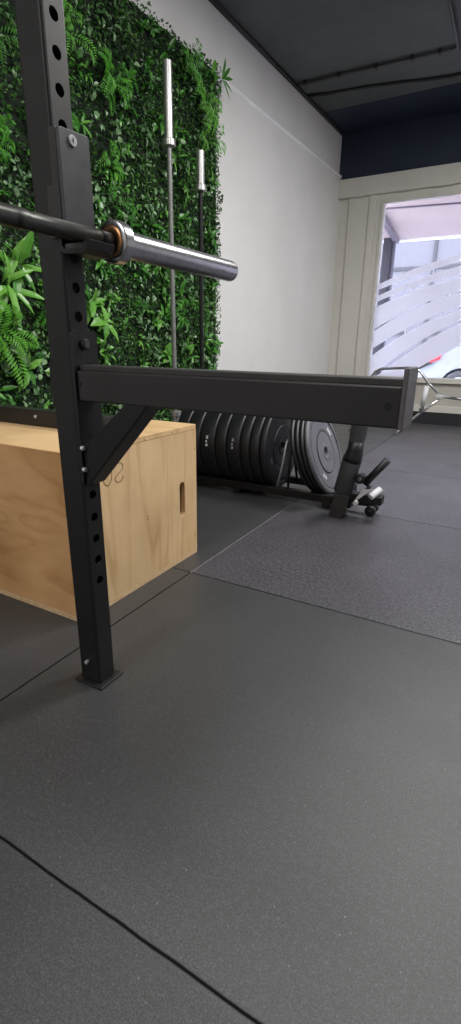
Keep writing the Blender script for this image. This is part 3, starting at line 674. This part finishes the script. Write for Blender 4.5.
# ------------------------------------------------------------------ bumper plates
PLG = 'bumper plates in the floor rack'
def plate(label, xf, lean, thick, m='rubber_black', marks='none', R=0.225, yc=None):
    """xf: x of the centre of the face that looks to +X"""
    yc = yc if yc else (RY0+RY1)/2
    r = thing('bumper_plate', label, 'weight plate', (xf, yc, 0.262), PLG)
    t = thick
    prof = [(-t, .026), (-t, R-.012), (-t + .002, R-.006), (-t + .006, R-.001), (-t + .009, R), (-.009, R), (-.006, R-.001), (-.002, R-.006), (0, R-.012), (0, R-.012), (0, R-.030), (0, R-.030), (-.004, R-.034), (-.004, R-.034), (-.004, .122), (-.004, .122), (-.007, .118), (-.007, .114), (-.003, .110), (-.003, .110), (-.003, .052), (-.003, .052), (-.003, .045)]
    bm = B(); lathe(bm, prof, (0, 0, 0), (1, 0, 0), 72); d = obj('disc', bm, m, r)
    bm = B(); lathe(bm, [(-t - .001, .0255), (-t - .001, .045), (-t + .002, .046), (-.003, .0455), (-.001, .044), (-.001, .0275), (-.003, .0255), (-t - .001, .0255)], (0, 0, 0), (1, 0, 0), 40); obj('hub', bm, m, r)
    if m == 'rubber_grey':
        bm = B(); lathe(bm, [(-.0035, .108), (-.0025, .109), (-.0025, .113), (-.0035, .114)], (0, 0, 0), (1, 0, 0), 64)
        lathe(bm, [(-.0001, .1915), (.0008, .192), (.0008, .1955), (-.0001, .196)], (0, 0, 0), (1, 0, 0), 72); obj('groove', bm, 'hole_dark', r)
    if marks != 'none':
        bm = B()
        def dash(ra, a, w, h, x=0.0012):
            c, s = math.cos(a), math.sin(a); e = Vector((0, c, s)); tt = Vector((0, -s, c)); p = e*ra
            vs = [p + e*h/2 + tt*w/2, p + e*h/2 - tt*w/2, p - e*h/2 - tt*w/2, p - e*h/2 + tt*w/2]
            bm.faces.new([bm.verts.new((x, v.y, v.z)) for v in vs])
        if marks == 'front':
            for k in range(5): dash(0.150, math.radians(48) - k*0.075, 0.007, 0.022 if k % 2 else 0.017, -0.0028)
            obj('print_glint_marks', bm, 'white_mark', r); bm = B()
            for k in range(4): dash(0.150, math.radians(222) + k*0.08, 0.007, 0.018, -0.0028)
        if marks == 'inner':
            for k in range(3): dash(0.150, math.radians(196) + k*0.085, 0.008, 0.020, -0.0028)
            obj('print_glint_marks', bm, 'grey_mark', r); bm = B()
            for k in range(14): dash(0.118, math.radians(98) + k*0.075, 0.0095, 0.0035, -0.001)  # upper highlight arc, painted on as grey dashes
            obj('glint_ring', bm, 'grey_mark', r); bm = B()
            for k in range(12): dash(0.118, math.radians(225) + k*0.075, 0.0095, 0.0035, -0.001)  # lower highlight arc, painted on the same way
        if marks == 'rim':
            pass
        if len(bm.faces): obj('print_glint_marks', bm, 'white_mark' if marks == 'front' else 'grey_mark', r)
        else: bm.free()
    if marks in ('rim', 'rim_dim'):
        # small printed characters on the tread, on the side towards the room
        bm = B()
        def rimdash(a, x, wa, wx, rot=0.0):
            R2 = R + 0.0012
            cs = [(-wa/2, -wx/2), (wa/2, -wx/2), (wa/2, wx/2), (-wa/2, wx/2)]; vs = []
            for da, dxx in cs:
                u = da*math.cos(rot) - dxx*math.sin(rot); w = da*math.sin(rot) + dxx*math.cos(rot); aa = a + u/R2
                vs.append(bm.verts.new((x + w, R2*math.cos(aa), R2*math.sin(aa))))
            bm.faces.new(vs)
        a0 = math.radians(172); xm = -t/2
        rimdash(a0 - .10, xm, .022, .004, 0.6); rimdash(a0 - .10, xm, .022, .004, -0.6); rimdash(a0 + .0, xm - .004, .010, .010); rimdash(a0 + .085, xm - .002, .013, .013)
        obj('rim_marks', bm, 'white_mark' if marks == 'rim' else 'grey_mark', r)
    r.rotation_euler = (0, -lean, 0)
    return r
# from the right: four leaning thin plates, then thicker ones going back to the wall
L4 = math.radians(19); L9 = math.radians(2)
plate('grey faced bumper plate nearest the rack handle, frontmost of the row', -0.793, L4, 0.0235, 'rubber_grey', 'front')
plate('thin black bumper plate directly behind the grey faced front plate', -0.8185, L4, 0.0235)
plate('third black plate counted back from the grey faced front plate', -0.844, L4, 0.0235)
plate('thin leaning black plate nearest the wire divider, fourth from the front', -0.8695, L4, 0.0235)
plate('black bumper plate with painted highlight ring, just behind the wire divider', -1.042, L9, 0.036, 'rubber_black', 'inner')
xs = [(-1.080, .054, 'none', 'black plate next behind the plate with the painted highlight ring'),
      (-1.136, .055, 'none', 'black plate just right of the plate with faint grey rim marks'),
      (-1.193, .080, 'rim_dim', 'black plate with faint grey marks on its rim'),
      (-1.275, .068, 'none', 'black plate between the two plates with marked rims'),
      (-1.345, .094, 'rim', 'black plate with white marks on its rim beside the plywood box'),
      (-1.441, .082, 'none', 'black plate half hidden behind the top corner of the plywood box'),
      (-1.525, .080, 'none', 'rearmost black plate in the row, nearest the plant wall')]
for xf, th_, mk, lb in xs: plate(lb, xf, L9, th_, 'rubber_black', mk)

# ------------------------------------------------------------------ chrome tube frame by the window
cf = thing('chrome_frame', 'bright chrome tube frame standing on the floor by the window sill', 'metal frame', (-0.7, 5.0, 0))
CY = 5.0
def ct(name, pts, r, m='chrome', y=CY, n=12):
    bm = B(); tube(bm, [(x, y, z) for x, z in pts], r, n); return part(name, bm, m, cf)
ct('top_tube', [(-1.33, 0.0), (-1.22, 0.52), (-1.19, 0.568), (-1.14, 0.595), (-0.90, 0.61), (-0.82, 0.61), (-0.775, 0.585), (-0.68, 0.475), (-0.565, 0.372)], 0.0125)
ct('side_tube', [(-0.585, 0.368), (-0.40, 0.352), (0.20, 0.345), (0.26, 0.33), (0.29, 0.28), (0.32, 0.0)], 0.0135)
ct('brace_tube', [(-0.57, 0.345), (-0.70, 0.225), (-0.79, 0.135), (-0.86, 0.06), (-0.90, 0.0)], 0.0125)
ct('cylinder', [(-0.695, 0.455), (-0.712, 0.27)], 0.022, 'white_plastic', CY - 0.01, 20)['label'] = 'pale cylinder strut'
ct('cylinder_rod', [(-0.683, 0.48), (-0.712, 0.215)], 0.012, 'chrome', CY - 0.01)
bm = B(); bx(bm, -0.605, -0.545, CY - 0.022, CY + 0.02, 0.342, 0.376, 0.006); part('joint', bm, 'bright_metal', cf)
bm = B(); bx(bm, -0.735, -0.70, CY - 0.03, CY + 0.02, 0.205, 0.25, 0.006); part('pivot', bm, 'conduit', cf)
for X in (-1.33, -0.90, 0.32):
    bm = B(); tube(bm, [(X, CY - 0.2, 0.013), (X, CY + 0.2, 0.013)], 0.0125, 12); part('foot_tube', bm, 'chrome', cf)

# ------------------------------------------------------------------ outside
bm = B(); prism(bm, [(-14, YW + 0.15), (16, YW + 0.15), (16, 40), (-14, 40)], 'z', -0.3, -0.2); struct('ground', bm, 'street')
cn = thing('entrance_canopy', 'pinkish canopy with white front edge above the shop window outside', 'canopy', (0, 7.5, 2.5))
bm = B(); prism(bm, [(-2.6, YW + 0.17), (5, YW + 0.17), (5, 9.75), (-2.6, 9.25)], 'z', 2.5, 2.6); part('roof', bm, 'canopy_paint', cn)
bm = B(); prism(bm, [(-2.7, 9.25), (5, 9.80), (5, 9.92), (-2.7, 9.37)], 'z', 2.475, 2.55); part('front_edge', bm, 'white_ext', cn)
bm = B(); prism(bm, [(-2.6, 7.13), (5, 8.40), (5, 8.44), (-2.6, 7.17)], 'z', 2.485, 2.502); part('seam_bar', bm, 'dark_frame', cn)
bm = B(); prism(bm, [(-1.93, 7.4), (-1.86, 7.4), (-2.03, 9.3), (-2.11, 9.3)], 'z', 2.44, 2.50); part('side_beam', bm, 'dark_frame', cn)
bm = B(); bx(bm, -2.24, -2.10, 9.10, 9.22, -0.2, 2.5); part('post', bm, 'facade_bar', cn)
bm = B(); bx(bm, -2.10, -2.06, 9.12, 9.22, -0.2, 2.5); part('post_trim', bm, 'facade', cn)
bm = B(); bx(bm, -2.6, -2.05, 7.9, 8.2, -0.2, 2.5); o = struct('wall_outside', bm, 'white_tile')
bd = thing('office_building', 'grey glazed building across the street seen through the window', 'building', (0, 17, -0.2))
bm = B(); bx(bm, -14, 12, 17, 20, -0.2, 7.5); part('facade', bm, 'facade', bd)
for z in (1.2, 3.05, 4.9):
    bm = B(); bx(bm, -14, 12, 16.95, 17, z, z + 0.10); part('horizontal_bar', bm, 'facade_bar', bd)
for k in range(8):
    X = -8.68 + k*2.0; bm = B(); bx(bm, X, X + 0.09, 16.93, 17, -0.2, 7.5); part('vertical_bar', bm, 'facade_bar', bd)
# parked car, rear to the left
cr = thing('parked_car', 'silver white car with red tail light parked outside the window', 'car', (0.4, 11.4, -0.2))
body = [(-1.62, 0.05), (-1.66, 0.28), (-1.63, 0.56), (-1.52, 0.72), (-1.30, 0.80), (-0.95, 0.90), (-0.55, 1.16), (-0.2, 1.25), (0.75, 1.24), (1.35, 0.92), (2.2, 0.78), (2.50, 0.62), (2.56, 0.30), (2.50, 0.05)]
def arch(cx, n=12): return [(cx + 0.37*math.cos(a), 0.11 + 0.37*math.sin(a)) for a in [k/n*PI for k in range(n+1)]]
WX = (-0.90, 1.65)
poly = body + [(WX[1] + .37, 0.05)] + arch(WX[1]) + [(WX[1] - .37, 0.05), (WX[0] + .37, 0.05)] + arch(WX[0]) + [(WX[0] - .37, 0.05)]
bm = B(); prism(bm, poly, 'y', 10.5, 12.2, 0.03); part('body', bm, 'car_paint', cr)
bm = B(); bx(bm, -1.4, 2.2, 10.62, 12.1, 0.0, 0.5); part('underbody', bm, 'car_trim', cr)
for wy in (10.46, 12.02):
    for X in WX:
        bm = B(); lathe(bm, [(0, .19), (0, .27), (.02, .30), (.18, .30), (.2, .27), (.2, .19)], (X, wy, 0.10), (0, 1, 0), 32); w = part('wheel', bm, 'car_trim', cr)
        bm = B(); lathe(bm, [(.03, 0), (.02, .06), (.04, .09), (.03, .18), (.01, .19), (.01, .2), (.1, .2)], (X, wy, 0.10), (0, 1, 0), 32); part('rim', bm, 'bright_metal', w)
for poly in ([(-0.80, 0.93), (-0.50, 1.13), (-0.18, 1.20), (0.20, 1.20), (0.20, 0.90)], [(0.28, 0.90), (0.28, 1.20), (0.72, 1.19), (1.20, 0.92)]):
    bm = B(); prism(bm, poly, 'y', 10.485, 10.51); part('side_window', bm, 'car_glass', cr)
bm = B(); prism(bm, [(-1.45, 0.54), (-1.30, 0.60), (-1.27, 0.73), (-1.40, 0.66), (-1.60, 0.56)], 'y', 10.47, 10.54); part('tail_light', bm, 'car_red', cr)
bm = B(); prism(bm, [(-1.68, 0.40), (-1.45, 0.54), (-1.62, 0.56), (-1.69, 0.50)], 'y', 10.46, 12.2); prism(bm, [(-1.66, 0.40), (-1.40, 0.53), (-1.52, 0.56), (-1.66, 0.5)], 'y', 10.46, 10.5); part('bumper_trim', bm, 'car_trim', cr)

# ------------------------------------------------------------------ light
w = bpy.data.worlds.new('sky'); SC.world = w; w.use_nodes = True
bg = w.node_tree.nodes['Background']; bg.inputs['Color'].default_value = (0.86, 0.88, 1.0, 1); bg.inputs['Strength'].default_value = 10.5
def area(name, loc, rot, sx, sy, power, color=(1, 1, 1)):
    l = bpy.data.lights.new(name, 'AREA'); l.shape = 'RECTANGLE'; l.size = sx; l.size_y = sy; l.energy = power; l.color = color
    o = bpy.data.objects.new(name, l); COL.objects.link(o); o.location = loc; o.rotation_euler = rot; return o
WARM = (1.0, 0.985, 0.955)
area('ceiling_light', (0.3, 3.1, ZC - 0.03), (0, 0, 0), 0.6, 1.2, 90, WARM)
area('ceiling_light', (-0.3, 1.1, ZC - 0.03), (0, 0, 0), 0.3, 1.2, 34, WARM)
area('ceiling_light', (-0.9, -1.5, ZC - 0.03), (0, 0, 0), 0.6, 1.2, 60, WARM)  # unseen; added to brighten the post's near face and the wall
area('ceiling_light', (2.2, 2.4, ZC - 0.03), (0, 0, 0), 0.6, 1.2, 60, WARM)

SC.view_settings.view_transform = 'Standard'; SC.view_settings.look = 'None'; SC.view_settings.exposure = 0.0
